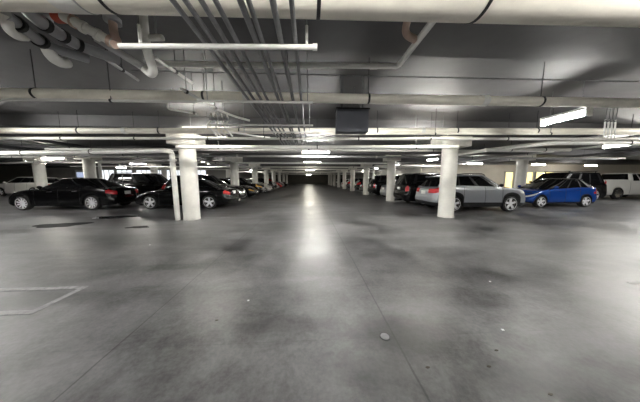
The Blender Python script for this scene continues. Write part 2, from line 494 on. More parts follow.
    for i in range(n2-1):
        rows = []
        for p in (i, i+1):
            x, y, z = GV[-1][p]
            rows.append([(x, y*(1-2*m_/ny), z+.03*(1-(1-2*m_/ny)**2)*min(1, y/wt)) for m_ in range(ny+1)])
        for m_ in range(ny):
            put('roof' if S.get('roof') else 'body', (rows[0][m_], rows[1][m_], rows[1][m_+1], rows[0][m_+1]))
    mats = {'body': body_m, 'door': body_m, 'roof': M[S.get('roof', 'black')], 'lower_trim': M[S.get('clad', S['paint'])], 'headlight': M[S.get('hl', 'hl')],
            'tail_light': M['tl'], 'grille': M[S.get('grille_m', 'plastic')], 'rear_window': M['glass'], 'windshield': M['glass'],
            'side_window': M['glass'], 'window_trim': M['plastic']}
    for key, mb in buckets.items():
        nm = key.rstrip('0123456789')
        if nm[-1] in 'LR' : nm = nm[:-1]
        mb.build(nm, mats[nm], root, ang=32)
    # underbody and wheels
    ub = MB().box(-L/2+.35, L/2-.4, -W/2+.27, W/2-.27, sill+.02, min(.78, zs(0)-.1))
    ub.build('underbody', M['under'], root, smooth=False)
    tw = S.get('tw', .225)
    tyre, rim = make_wheel(R, tw, S['rim'], M[S.get('rim_m', 'alloy')])
    for c in xw:
        for sg in (1, -1):
            o = bpy.data.objects.new('wheel', tyre); COL.objects.link(o); o.parent = root
            o.location = (c, sg*(W/2-tw/2-.02), R); o.rotation_euler.z = 0 if sg > 0 else PI
            r_ = bpy.data.objects.new('rim', rim); COL.objects.link(r_); r_.parent = o
    # mirrors, handles, plate
    for sg in (1, -1):
        xm = g['f0']-g.get('mir', .55); zm = zs(xm)+.07
        mb = MB().ball((xm, sg*(W/2+.07), zm+.02), .07, .10, .075, 12, 8)
        mb.tube([(xm, sg*(W/2-.08), zm-.05), (xm, sg*(W/2+.04), zm)], .025, 8)
        mb.build('side_mirror', body_m if S['paint'] != 'silver' else M['plastic'], root)
        for xh in S.get('handles', (-.75, .3)):
            zh = zs(xh)-.13
            yh = sg*(W/2-.015)
            MB().tube(bend([(xh-.11, yh-.02*sg, zh), (xh-.08, yh+.025*sg, zh), (xh+.08, yh+.025*sg, zh), (xh+.11, yh-.02*sg, zh)], .03, 3), .016, 8).build('door_handle', body_m if S['paint'] != 'black' else M['chrome'], root)
    zp = S.get('plate_z', .80); k = min(range(len(T)), key=lambda q: abs(zb(-L/2)+(zs(-L/2)-zb(-L/2))*T[q]-zp))
    xp = -L/2+xr_[k]
    MB().box(xp-.02, xp+.05, -.16, .16, zp-.08, zp+.08).build('license_plate', M['plate'], root, smooth=False)
    if S.get('rails'):
        for sg in (1, -1):
            y = sg*(wt-.03); a, b = g['r1']+.15, g['f1']-.15
            zt = lambda x: groof(x)
            MB().tube(bend([(a, y, zt(a)-.03), (a+.12, y, zt(a)+.05), ((a+b)/2, y, zt((a+b)/2)+.05), (b-.12, y, zt(b)+.045), (b, y, zt(b)-.03)], .1, 4), .018, 8).build('roof_rail', M['plastic'], root)
    if S.get('bars'):
        for xx in (g['r1']+.4, g['f1']-.4):
            zz = groof(xx)
            MB().tube([(xx, -wt-.02, zz+.09), (xx, wt+.02, zz+.09)], .022, 8).tube([(xx, -wt+.06, zz-.03), (xx, -wt+.06, zz+.09)], .02, 8).tube([(xx, wt-.06, zz-.03), (xx, wt-.06, zz+.09)], .02, 8).build('roof_bar', M['plastic'], root)
    if S.get('spare'):
        o = bpy.data.objects.new('spare_wheel', tyre); COL.objects.link(o); o.parent = root
        o.location = (-L/2-.10, -.1, 1.05); o.rotation_euler.z = PI/2
        r_ = bpy.data.objects.new('rim', rim); COL.objects.link(r_); r_.parent = o
    if S.get('spoiler'):
        xx = g['r1']; zz = groof(xx)
        MB().prism([(xx+.15, -wt+.12), (xx-.20, -wt+.2), (xx-.20, wt-.2), (xx+.15, wt-.12)], zz-.035, zz-.005).build('spoiler', body_m, root, smooth=False)
    for yy in S.get('pipes', ()):
        MB().tube([(-L/2+.3, yy, .27), (-L/2+.03, yy, .27)], .035, 10).build('exhaust_tip', M['chrome'], root)
    return root

SEDAN = dict(doors=(-1.02, -.05, 1.02), L=4.95, W=1.88, H=1.54, R=.345, wheels=(-1.50, 1.62), paint='black', rim='multi',
    zs=[(-2.47, .90), (-2.25, 1.02), (-1.7, 1.05), (0, 1.02), (.9, 1.0), (1.5, .96), (2.05, .86), (2.33, .75), (2.47, .65)],
    head=(6, 8, .40, .50), tail=(6, 9, .26, .55), grille=(3, 8, .30), grille_m='chrome', handles=(-.80, .32), pipes=(-.55, .55),
    gh=dict(r0=-1.95, f0=1.22, r1=-.95, f1=.30, wb=.84, wt=.60, win=[(.10, .22), (.25, .52), (.56, .90)], arc=.05, mir=.62))
COUPE = dict(SEDAN, doors=(-.35, .98), L=4.75, W=1.82, H=1.48, R=.335, wheels=(-1.38, 1.45), rim='five',
    zs=[(-2.37, .85), (-2.15, .95), (-1.5, .97), (0, .94), (.9, .92), (1.5, .87), (2.0, .77), (2.25, .68), (2.37, .58)],
    handles=(.25,), grille_m='plastic', pipes=(-.5, .5),
    gh=dict(r0=-1.95, f0=1.15, r1=-.85, f1=.15, wb=.80, wt=.56, win=[(.14, .44), (.48, .90)], arc=.05, mir=.62))
SUV = dict(doors=(-.90, .10, .92), L=4.60, W=1.86, H=1.69, R=.362, wheels=(-1.32, 1.37), paint='silver', rim='five', clad='clad', clad_rows=2, arch_clad=True, sill=.24,
    zs=[(-2.3, 1.04), (-2.0, 1.15), (-1.3, 1.17), (0, 1.14), (1.0, 1.11), (1.7, 1.07), (2.05, 1.01), (2.22, .93), (2.3, .82)],
    head=(6, 8, .55, .42), tail=(6, 9, .42, .36), grille=(3, 7, .45), rails=True, spoiler=True, handles=(-.72, .30), plate_z=.86,
    rc=(.26, .36), ry=.34, xf=[.16, .05, 0, 0, 0, .02, .04, .07, .11, .18],
    gh=dict(r0=-2.16, f0=1.28, r1=-1.72, f1=.42, wb=.83, wt=.64, win=[(.12, .26), (.30, .60), (.64, .94)], arc=.04, tilt=-.03, mir=.55, black_pillars=True))
BIGSUV = dict(SUV, doors=(-1.0, .05, 1.0), L=5.15, W=2.0, H=1.90, R=.40, wheels=(-1.5, 1.5), paint='black', clad='black', clad_rows=1, arch_clad=False, spoiler=False, rim='six',
    zs=[(-2.57, 1.08), (-2.3, 1.2), (-1.3, 1.22), (0, 1.2), (1.1, 1.18), (1.8, 1.14), (2.3, 1.06), (2.5, .95), (2.57, .85)], grille_m='chrome',
    head=(6, 8, .5, .58), tail=(5, 9, .20, .76), handles=(-.85, .3), plate_z=.95,
    gh=dict(r0=-2.45, f0=1.30, r1=-2.2, f1=.55, wb=.90, wt=.74, win=[(.08, .30), (.33, .60), (.64, .94)], arc=.03, mir=.5, black_pillars=True))
HATCH = dict(doors=(-.80, .02, .92), L=4.05, W=1.70, H=1.52, R=.305, wheels=(-1.22, 1.33), paint='blue', rim='five', clad='plastic', clad_rows=1,
    zs=[(-2.02, .90), (-1.75, 1.03), (-1.0, 1.05), (0, 1.0), (.9, .95), (1.4, .88), (1.75, .78), (1.95, .66), (2.02, .58)],
    head=(6, 8, .48, .45), tail=(5, 9, .40, .42), grille=(2, 4, .45), spoiler=True, handles=(-.62, .30), plate_z=.80,
    gh=dict(r0=-1.88, f0=1.45, r1=-1.35, f1=.15, wb=.75, wt=.55, win=[(.12, .24), (.27, .55), (.58, .80), (.82, .93)], arc=.05, mir=.75, black_pillars=True))
TRUCK = dict(doors=(-.85, .12, 1.3), L=5.85, W=2.02, H=1.95, R=.40, wheels=(-1.72, 1.95), paint='whitecar', rim='steel', rim_m='chrome', sill=.34, gap=.09,
    zs=[(-2.92, 1.42), (-2.6, 1.45), (-1., 1.45), (-.8, 1.36), (0, 1.33), (1.2, 1.30), (2., 1.25), (2.6, 1.18), (2.92, 1.02)],
    xr=[.05, 0, 0, .04, .07, .07, .07, .07, .07, .09], rc=(.12, .3), ry=.14, bow=(.01, .12), bed=(-2.78, -.95),
    head=(5, 8, .5, .6), tail=(6, 9, .13, .90), grille=(3, 8, .55), grille_m='chrome', handles=(-.5, .45), plate_z=.62,
    gh=dict(r0=-.88, f0=1.55, r1=-.72, f1=.75, wb=.90, wt=.74, win=[(.06, .42), (.47, .93)], arc=.03, mir=.6))
WAGON = dict(SUV, paint='black', clad='black', clad_rows=1, arch_clad=False, H=1.62, rails=False, rim='six')

PROTO = {}
def place(kind, S, x, y, rz, label, cat='car', group=None, **over):
    key = (kind, S['L'], S['H'], S['paint'], tuple(sorted(over.items())))
    if key not in PROTO:
        PROTO[key] = make_car(kind, dict(S, **over)); o = PROTO[key]
    else:
        o = copy_tree(PROTO[key])
    o.location = (x, y, 0); o.rotation_euler.z = rz
    for p in ('label', 'category', 'group'):
        if p in o: del o[p]
    return tag(o, label, cat, group)

G1, G2, G3 = 'cars parked along the left of the aisle', 'cars parked along the right of the aisle', 'cars in the outer rows'
place('sedan', SEDAN, -11.98, 11.1, PI, 'long black sedan with bright multi-spoke wheels, parked side-on at far left', group=G3)
place('coupe', COUPE, -6.36, 11.1, PI, 'black coupe parked side-on behind the left column with a drain pipe', group=G1)
place('suv', BIGSUV, -12.0, 15.9, 0, 'large black SUV parked behind the tail of the black sedan', group=G3, hl='amber')
place('suv', SUV, -25.6, 19.9, PI, 'white crossover in the dark corner behind the black sedan bonnet', group=G3, paint='whitecar', clad='whitecar', rails=False)
# left of the aisle, noses to the aisle
place('suv', WAGON, -6.5, 13.1, 0, 'black SUV with a chrome front, next beyond the black coupe', group=G1, H=1.74, grille_m='chrome')
place('sedan', SEDAN, -6.6, 16.3, 0, 'black sedan with a yellow glint coloured into its headlights beside the second left column', group=G1, hl='amber')
place('suv', WAGON, -6.45, 19.0, 0, 'dark SUV with an amber glint coloured into its headlights before the third left column', group=G1, hl='amber')
place('hatchback', HATCH, -6.1, 22.6, 0, 'small white hatchback facing the aisle among dark cars on the left', group=G1, paint='whitecar', clad='whitecar')
place('sedan', SEDAN, -6.75, 25.0, 0, 'black sedan just beyond the white hatchback in the left row', group=G1)
place('suv', WAGON, -6.7, 28.6, 0, 'dark SUV between the white hatchback and the red hatchback on the left', group=G1)
place('hatchback', HATCH, -6.2, 32.8, 0, 'red hatchback facing the aisle, far along the left row', group=G1, paint='redcar', clad='redcar')
place('suv', WAGON, -6.6, 35.6, 0, 'grey SUV just beyond the red hatchback on the left', group=G1, paint='greycar')
place('sedan', SEDAN, -6.6, 40.5, 0, 'farthest dark sedan in the left row', group=G1)
# right of the aisle, tails to the aisle
place('suv', SUV, 7.84, 9.47, 0, 'silver SUV with grey cladding parked behind the first right column', group=G2)
place('suv', BIGSUV, 8.0, 11.9, 0, 'black SUV with lit-looking red tail lamps, next beyond the silver SUV', group=G2, H=1.80)
place('sedan', SEDAN, 8.05, 14.85, 0, 'silver sedan with pinkish tail lamps just beyond the second right column', group=G2, paint='silver', clad='silver')
place('suv', BIGSUV, 7.95, 17.45, 0, 'black SUV between the silver sedan and the third right column', group=G2, H=1.80)
place('coupe', COUPE, 7.8, 20.9, 0, 'dark coupe with red tail lamps just beyond the third right column', group=G2)
place('suv', WAGON, 7.75, 23.4, 0, 'black SUV before the fourth right column', group=G2)
place('sedan', SEDAN, 8.0, 26.7, 0, 'black sedan just beyond the fourth right column', group=G2)
place('suv', WAGON, 7.8, 29.2, 0, 'dark SUV before the fifth right column', group=G2, paint='greycar')
place('hatchback', HATCH, 7.4, 33.2, 0, 'white hatchback with its tail to the aisle, far along the right row', group=G2, paint='whitecar', clad='whitecar')
place('suv', WAGON, 7.7, 38.6, 0, 'dark SUV beyond the white hatchback of the right row', group=G2)
place('hatchback', HATCH, 7.3, 44.2, 0, 'farthest white hatchback on the right of the aisle', group=G2, paint='whitecar', clad='whitecar')
# outer right
place('hatchback', HATCH, 13.52, 10.6, PI, 'bright blue hatchback nose to nose with the silver SUV', group=G3, roof='black')
place('suv', BIGSUV, 17.7, 13.35, PI, 'black SUV with roof bars behind the blue hatchback', group=G3, bars=True, rails=False, H=1.95)
place('pickup_truck', TRUCK, 24.75, 14.6, 0, 'white pickup truck at the right edge with its bed towards the aisle', 'truck', G3)

# ------------------------------------------------------------------ lamps
def lamp(x, y, z, along, ln, label, m='tube', group='fluorescent strip lights'):
    e = empty('fluorescent_light', (x, y, z), label, 'ceiling light', group, 0 if along == 'x' else PI/2)
    h = ln/2
    hs = MB().box(-h-.03, h+.03, -.07, .07, .03, .085)
    hs.box(-h-.03, -h, -.06, .06, -.09, .03).box(h, h+.03, -.06, .06, -.09, .03)
    hs.build('housing', M['white'], e, smooth=False)
    MB().tube([(-h, 0, -.03), (h, 0, -.03)], .042, 14).build('tube', M[m], e)
    top = min(BAND if any(abs(y-r) < .99 for r in ROWS_R) else SLAB, 9)-z
    for sx in (-h*.7, h*.7):
        MB().tube([(sx, 0, .08), (sx, 0, top)], .006, 6).build('hanger_rod', M['galv'], e)
    return e
lamp(.96, 4.55, 2.80, 'y', .62, 'fluorescent strip light hidden behind the grey hanging box over the aisle', 'tubehi')
AY = [9.7, 15.6, 21.6, 28.0, 34.5, 42.0, 50.0, 58.0]
for i, y in enumerate(AY):
    lamp(.42-.008*y, y, 2.78, 'x', 1.25, 'glowing strip light over the aisle, %s beyond the grey hanging box' % ORD[i], 'tubehi' if i == 0 else 'tubew')
lamp(5.33, 4.05, 2.77, 'y', .72, 'glowing tube light under the slab at upper right')
lamp(-3.0, 6.22, 2.90, 'x', 1.2, 'added fill light behind the thick cream pipe, left of the aisle', 'tubes')  # added pair hidden behind the pipe to brighten the mid floor
lamp(3.6, 5.98, 2.90, 'x', 1.2, 'added fill light behind the thick cream pipe, right of the aisle', 'tubes')
lamp(-15.05, 12.9, 2.74, 'x', 1.2, 'strip light above the black sedan at far left', 'tubes')
lamp(-13.6, 17.0, 2.74, 'x', 1.2, 'strip light above the large black SUV on the left', 'tubes')
lamp(13.6, 15.9, 2.78, 'x', 1.2, 'strip light in front of the beige wall above the silver SUV nose')
lamp(19.5, 16.2, 2.74, 'x', 1.2, 'strip light in front of the beige wall above the blue hatchback', 'tubes')
lamp(25.5, 17.0, 2.74, 'x', 1.2, 'strip light in front of the beige wall above the white pickup', 'tubes')
lamp(11.9, 7.0, 2.80, 'y', 1.2, 'strip light high at the right edge of the picture', 'tubes')
# unseen lamps added around the view as fill; aisle-line one continues the row
for x, y, lab, m in [(-2.3, .45, 'overhead just before the big cream pipe, left one', 'tubelo'), (.1, .45, 'overhead just before the big cream pipe, middle one', 'tubelo'), (2.5, .4, 'overhead just before the big cream pipe, right one', 'tubelo'),
        (.4, -1.9, 'behind the viewpoint, in line with the aisle lights', 'tubelo'), (-5.2, -1.9, 'behind the viewpoint on the left', 'tube'), (5.3, -1.9, 'behind the viewpoint on the right', 'tube'),
        (-8.6, 4.5, 'outside the left edge over empty stalls, nearer one', 'tubehi'), (10.3, 4.5, 'outside the right edge over empty stalls, nearer one', 'tubes'),
        (-12.3, 7.05, 'outside the left edge before the black sedan', 'tubehi'), (14.8, 7.1, 'outside the right edge before the blue hatchback', 'tube'),
        (-19, 9.9, 'outside the left edge before the white crossover', 'tube'), (20.5, 9.9, 'outside the right edge before the white pickup', 'tubehi'),
        (-3, -5, 'behind the viewpoint near the back wall, left', 'tubelo'), (3.5, -5, 'behind the viewpoint near the back wall, right', 'tubelo')]:
    lamp(x, y, 2.4 if y < -1 else 2.85 if y > 1 else 2.9, 'y' if abs(x) > 2.6 else 'x', 1.2, 'unseen fill light '+lab, m)
for x, y, lab in [(-8.6, 17.3, 'added above the black sedan with glint-coloured headlights'), (-8.6, 24, 'added above the cars beyond the white hatchback, left row'), (-8.6, 30.5, 'added above the cars before the red hatchback, left row'),
        (8.6, 13.6, 'added above the gap between the black SUV and the silver sedan'), (8.6, 19.3, 'added above the dark coupe in the right row'), (8.6, 25.2, 'added above the black sedan beyond the fourth right column'), (8.6, 31, 'added above the dark SUV before the fifth right column'),  # row lamps over the stalls, added for more even light
        (-22, 17.6, 'above the white crossover bonnet'), (-22, 25, 'before the daylit rear windows')]:
    lamp(x, y, 2.86, 'y', 1.2, 'unseen fill light '+lab, 'tubes')

# ------------------------------------------------------------------ pipes
def ceil_at(y): return BAND if any(abs(y-r) < .98 for r in ROWS_R) else SLAB
def pipe(name, pts, r, m, label, hang=(), couple=(), rb=.12, cat='pipe', group=None, seg=16, band_m='white'):
    """hang / couple: distances along the first straight, in world x (or y) fractions"""
    o = MB().tube(bend(pts, rb) if len(pts) > 2 else pts, r, seg).build(name, M[m])
    tag(o, label, cat, group)
    a, b = Vector(pts[0]), Vector(pts[1])
    if len(pts) > 2:
        seg_l = [(Vector(pts[i+1])-Vector(pts[i])).length for i in range(len(pts)-1)]; k = seg_l.index(max(seg_l)); a, b = Vector(pts[k]), Vector(pts[k+1])
    d = (b-a).normalized()
    for t in hang:
        p = a+(b-a)*t; mb = MB()
        mb.tube([p-d*.015, p+d*.015], r+.008, seg)
        mb.tube([p+Vector((0, 0, r)), Vector((p.x, p.y, ceil_at(p.y)))], .006, 6)
        mb.build('hanger', M['band'], o)
    for t in couple:
        p = a+(b-a)*t
        MB().tube([p-d*.05, p-d*.048, p+d*.048, p+d*.05], [r, r*1.13, r*1.13, r], seg).build('coupling', M[band_m], o)
    return o
# big insulated main right overhead
e = pipe('insulated_main', [(-4.2, 1.735, 2.87), (4.0, 1.535, 2.87)], .165, 'cream', 'big cream insulated pipe across the top edge of the picture', seg=28)
for x, m, w, nm in [(-1.44, 'band', .012, 'band'), (-1.62, 'grey', .005, 'band'), (.08, 'band', .014, 'band'), (1.30, 'band', .012, 'band')]:
    y = 1.735-.20*(x+4.2)/8.2
    MB().tube([(x-w, y, 2.87), (x+w, y, 2.87)], .170, 28).build(nm, M[m], e)
for x0, x1 in [(-1.80, -1.63), (-2.9, -2.8)]:
    y = 1.735-.20*((x0+x1)/2+4.2)/8.2
    MB().tube([(x0, y+.003, 2.87), (x1, y-.003, 2.87)], .169, 28).build('joint_wrap', M['white'], e)
# second insulated main
pipe('insulated_main', [(-12, 3.53, 2.76), (12, 3.13, 2.76)], .072, 'cream', 'long cream insulated pipe crossing below the first dark slab edge', hang=(.33, .433, .54, .66, .745), couple=(.46, .62))
pipe('sprinkler_pipe', [(-8, 3.42, 2.655), (-1.7, 3.30, 2.655)], .02, 'white', 'thin white pipe running just under the cream pipe at left', hang=(.4, .8))
# pipes around 5.5 m
pipe('water_pipe', [(-16, 6.64, 2.83), (16, 4.96, 2.83)], .08, 'cream', 'thick cream pipe, upper one of the three pipes behind the hanging box', hang=(.30, .37, .44, .56, .63, .7), couple=(.34, .47, .6))
pipe('water_pipe', [(-16, 6.71, 2.645), (16, 5.15, 2.645)], .04, 'white', 'thin white pipe, lower one of the three pipes behind the hanging box', hang=(.28, .345, .41, .475, .545, .61, .68), couple=(.33, .5))
pipe('water_pipe', [(.3, 5.60, 2.71), (16, 4.73, 2.71)], .028, 'cream', 'slim cream pipe, middle one of the three pipes behind the hanging box', hang=(.2, .4, .6))
# pipe just before the first column row, left end turned down beside the column
pipe('drain_pipe', [(-19, 9.5, 2.44), (-4.80, 7.16, 2.44), (-4.80, 7.45, 2.44), (-4.80, 7.50, 0.0)], .085, 'white', 'white drain pipe that turns down the left side of the first left column', hang=(.2, .4, .6, .8), rb=.16)
pipe('water_pipe', [(-4.2, 6.76, 2.50), (4.75, 6.25, 2.50)], .055, 'white', 'white pipe spanning the aisle between the two nearest columns', hang=(.15, .5, .85), couple=(.3, .7))
pipe('water_pipe', [(6.1, 6.75, 2.50), (9.2, 6.70, 2.51)], .055, 'white', 'short white pipe right of the first right column above the silver SUV', hang=(.3, .7))
pipe('water_pipe', [(6.3, 9.2, 2.56), (6.75, 7.0, 2.56), (7.2, 5.72, 2.56), (15, 5.30, 2.56)], .07, 'white', 'white pipe that steps up to the right above the blue hatchback', hang=(.3, .7), rb=.3)
# inverted-U pipes further in
pipe('vent_pipe', [(-7.1, 11.3, 2.5), (-12.4, 12.75, 2.5), (-12.4, 12.75, 1.2)], .07, 'white', 'white pipe bent down behind the black sedan tail', rb=.18)
pipe('water_pipe', [(-24, 15.2, 2.5), (-13.0, 12.1, 2.5)], .055, 'white', 'white pipe above the roof of the black sedan, passing before two slim columns', hang=(.3, .7))
pipe('vent_pipe', [(10.3, 14.3, 2.45), (4.75, 14.55, 2.45), (4.75, 14.55, 1.5)], .075, 'white', 'white pipe bent down beyond the second right column', rb=.2)
# grey line overhead with a bend
pipe('condensate_pipe', [(-2.0, 2.82, 2.93), (1.16, 2.69, 2.93), (1.15, 1.90, 2.93)], .033, 'white', 'pale pipe bending towards the camera right of centre', hang=(.55,), rb=.05, couple=(.9,))
pipe('copper_elbow', [(.96, 2.0, BAND), (.97, 2.15, 2.95), (1.12, 2.2, 2.93)], .035, 'copper', 'pinkish copper elbow dropping from the ceiling onto the bent grey pipe', rb=.12)
pipe('cable', [(-2.4, 3.02, 2.94), (9, 2.86, 2.94)], .007, 'galv', 'thin taut steel cable in front of the long cream pipe', seg=8)
# far transverse lines
k = 0
for (y, z, r, m, x0, x1, sk) in [(8.9, 2.74, .05, 'white', -11, 11, .3), (10.6, 2.66, .06, 'grey', -18, 18, -.3), (11.8, 2.8, .05, 'cream', -5, 20, 0), (12.1, 2.72, .04, 'white', -20, -6, .4),
        (14.6, 2.62, .06, 'white', -19, 6, .2), (16.6, 2.78, .05, 'grey', -18, 18, 0), (18.0, 2.55, .05, 'white', -20, 12, .2), (20.8, 2.7, .07, 'grey', -12, 11, 0),
        (23.0, 2.6, .07, 'white', -14, 11, .3), (26.5, 2.72, .06, 'white', -12, 11, 0), (31., 2.6, .08, 'white', -11, 11, .3), (38., 2.65, .08, 'grey', -11, 11, 0), (47., 2.65, .08, 'white', -11, 11, 0)]:
    k += 1
    cn = {'white': 'white', 'grey': 'grey', 'cream': 'cream'}[m]
    pipe('water_pipe', [(x0, y+sk, z), (x1, y-sk, z)], r, m, '%s pipe crossing the aisle ceiling, %s line beyond the nearest columns' % (cn, ['first', 'second', 'third', 'fourth', 'fifth', 'sixth', 'seventh', 'eighth', 'ninth', 'tenth', 'eleventh', 'twelfth', 'farthest'][k-1]),
         hang=(.25, .5, .75), couple=(.4, .6), seg=12, group='pipes crossing the ceiling')
for (x, z, r, m, y0, y1, lab) in [(-10.2, 2.95, .06, 'darkpipe', 5.9, 19, 'dark pipe running away from the camera above the black sedan tail'),
        (-11.3, 2.96, .05, 'white', 5.8, 17, 'white pipe running away from the camera above the black sedan roof'),
        (-13.5, 2.93, .08, 'darkpipe', 6, 22, 'thick dark pipe running away from the camera above the black sedan bonnet'),
        (13.2, 2.97, .05, 'grey', 6.6, 19, 'grey pipe running away from the camera above the blue hatchback'),
        (17.0, 2.96, .05, 'darkpipe', 6.8, 19, 'dark pipe running away from the camera above the white pickup bed'),
        (9.6, 2.97, .05, 'darkpipe', 5.8, 18, 'dark pipe running away from the camera above the silver SUV')]:
    pipe('service_pipe', [(x, y0, z), (x, y1, z)], r, m, lab, hang=(.1, .4, .7), seg=12, group='pipes running away from the camera')
# conduit bundle
CX = [-.905, -.82, -.715, -.62, -.455, -.40, -.24, -.115]
names = ['leftmost', 'second from the left', 'third from the left', 'fourth from the left', 'fifth from the left', 'sixth from the left', 'seventh from the left', 'rightmost']
for i, x in enumerate(CX):
    pipe('conduit', [(x, -1.5, 2.665), (x+.02, 7.0, 2.665)], .0185 if i not in (4, 6) else .023, 'galv', 'grey steel conduit, %s of the bundle overhead' % names[i], group='conduit bundle over the aisle', seg=10, cat='conduit')
# trapeze bars that carry the conduits
for i, (y, yr, x0, x1, r) in enumerate([(1.95, 1.87, -1.62, .07, .021), (3.17, 3.14, -1.62, .07, .018), (4.50, 4.42, -2.10, .10, .019), (5.12, 5.05, -1.7, .1, .016)]):
    z = 2.665-.0235-r
    o = MB().tube([(x0, y, z), (x1, yr, z)], r, 12).build('trapeze_bar', M['white'])
    tag(o, ['thick white bar with an end cap under the conduits, nearest one', 'second white bar under the conduits', 'third white bar under the conduits, beside the valve cluster', 'fourth white bar under the conduits'][i], 'support bar', 'bars carrying the conduits')
    for xx in (x0+.18 if i == 0 else x0+.14, x1-.08):
        yy = y+(yr-y)*(xx-x0)/(x1-x0)
        MB().tube([(xx, yy, z+r*.5), (xx, yy, ceil_at(yy))], .006, 6).build('hanger_rod', M['galv'], o)
        if i == 0: MB().tube([(xx, yy, z+r), (xx, yy, z+.17)], .013, 8).build('rod_sleeve', M['white'], o)
    if i == 0:
        MB().tube([(x1-.03, yr, z), (x1+.01, yr, z)], r*1.25, 12).build('end_cap', M['white'], o)
# valve cluster at the third bar
e = empty('valve_cluster', (-1.78, 4.22, 2.55), 'tangle of small white pipes and valves hanging left of the conduits', 'valve cluster')
for i, (dx, ang) in enumerate([(-.14, 0), (-.05, 1.2), (.06, 2.2), (.16, .6)]):
    c, s_ = math.cos(ang)*.11, math.sin(ang)*.08
    MB().tube(bend([(dx, 0, .22), (dx+c*.2, s_, .1), (dx-c, s_, -.02), (dx+c*.4, -s_, -.13), (dx+.1, 0, -.22)], .08, 4), .017, 8).build('pipe_bend', M['white'], e)
    MB().lathe([(0, -.03), (.032, -.03), (.032, .03), (0, .03)], 10, 'X', (dx, .0, .12)).build('valve_body', M['galv'], e)
    MB().tube([(dx, 0, .12), (dx, -.06, .17)], .007, 6).build('valve_handle', M['band'], e)
MB().tube([(.1, 0, .22), (.1, 0, ceil_at(4.22)-2.55)], .008, 6).build('hanger_rod', M['galv'], e)
pipe('branch_pipe', [(-1.72, 2.96, 2.70), (-1.52, 3.75, 2.66), (-1.30, 3.95, 2.62), (-1.15, 4.12, 2.62)], .02, 'white', 'thin white branch pipe slanting down to the valve cluster', rb=.1, hang=(.1, .8))
pipe('branch_pipe', [(-1.62, 4.3, 2.44), (-1.1, 4.5, 2.40), (-.95, 5.1, 2.50)], .018, 'white', 'thin white branch pipe leaving the valve cluster to the right', rb=.1, hang=(.5,))
pipe('branch_pipe', [(-2.30, 3.72, 3.0), (-2.42, 3.72, 2.68), (-2.05, 3.95, 2.68)], .016, 'white', 'small hooked white pipe left of the valve cluster', rb=.06, hang=(.9,))
# plumbing at top left
def sub(parent, nm, pts, r, m, rb=.06, seg=14): return MB().tube(bend(pts, rb, 5) if len(pts) > 2 else pts, r, seg).build(nm, M[m], parent)
def fit(parent, nm, pts, r, m, rb=.06, seg=14):
    pts = [Vector(p)-parent.location for p in pts]
    return MB().tube(bend(pts, rb, 5) if len(pts) > 2 else pts, r, seg).build(nm, M[m], parent)
e = empty('drain_manifold', (-2.45, 2.1, 2.70), 'grey plastic drain pipes with black couplings and traps at upper left', 'drain pipes')
fit(e, 'drain_run', [(-2.36, 1.93, 2.94), (-2.37, 2.05, 2.87), (-2.37, 2.35, 2.85), (-2.20, 2.62, 2.86)], .052, 'pvc', .1)
fit(e, 'drain_run', [(-2.44, 1.90, 2.80), (-2.50, 2.08, 2.79), (-2.56, 2.26, 2.78), (-2.42, 2.5, 2.80)], .045, 'pvc', .1)
for p, d in [((-2.37, 2.09, 2.866), (0, .03, 0)), ((-2.37, 2.22, 2.86), (0, .03, 0)), ((-2.36, 2.34, 2.852), (.01, .03, 0)), ((-2.465, 1.98, 2.796), (-.01, .03, 0)), ((-2.53, 2.18, 2.785), (-.01, .03, 0))]:
    fit(e, 'coupling', [p, Vector(p)+Vector(d)], .062, 'band')
fit(e, 'trap_bend', [(-2.44, 1.92, 2.80), (-2.47, 1.93, 2.72), (-2.52, 2.02, 2.71), (-2.55, 2.10, 2.76)], .034, 'white', .05)
fit(e, 'trap_bend', [(-2.56, 2.26, 2.78), (-2.57, 2.30, 2.70), (-2.60, 2.40, 2.70), (-2.62, 2.47, 2.74)], .05, 'white', .06)
fit(e, 'riser', [(-2.37, 2.12, 2.87), (-2.37, 2.12, BAND)], .04, 'pvc')
fit(e, 'riser', [(-2.22, 2.58, 2.86), (-2.22, 2.58, BAND)], .04, 'pvc')
e = empty('water_manifold', (-1.95, 2.05, 2.70), 'white water pipe with red valve and copper elbow left of the conduits', 'water pipes')
fit(e, 'feed_pipe', [(-2.14, 2.05, 2.90), (-2.02, 2.02, 2.84), (-1.94, 2.05, 2.80), (-1.86, 2.09, 2.77), (-1.78, 2.10, 2.72)], .04, 'white', .06)
fit(e, 'valve_body', [(-2.26, 2.10, 2.93), (-2.12, 2.06, 2.91)], .045, 'red')
fit(e, 'valve_stem', [(-2.19, 2.08, 2.92), (-2.19, 2.08, 3.02)], .018, 'copper')
for p, m in [((-2.06, 2.03, 2.86), 'copper'), ((-1.99, 2.03, 2.82), 'white'), ((-1.91, 2.065, 2.785), 'white'), ((-1.83, 2.095, 2.75), 'copper')]:
    fit(e, 'joint_ring', [p, Vector(p)+Vector((.025, .008, -.012))], .05, m)
fit(e, 'flange', [(-1.80, 2.12, 2.92), (-1.80, 2.12, 2.96)], .065, 'pvc')
fit(e, 'elbow', [(-1.80, 2.12, 2.92), (-1.80, 2.12, 2.82), (-1.74, 2.08, 2.74), (-1.70, 2.0, 2.66)], .032, 'copper', .06)
fit(e, 'riser', [(-1.80, 2.12, 2.96), (-1.80, 2.12, BAND)], .03, 'pvc')
e = empty('trap_drain', (-1.62, 2.25, 2.58), 'grey U-bend trap hanging beside the nearest white bar', 'drain trap')
fit(e, 'inlet_pipe', [(-2.02, 2.18, 2.82), (-1.80, 2.33, 2.69), (-1.72, 2.38, 2.64)], .034, 'grey', .05)
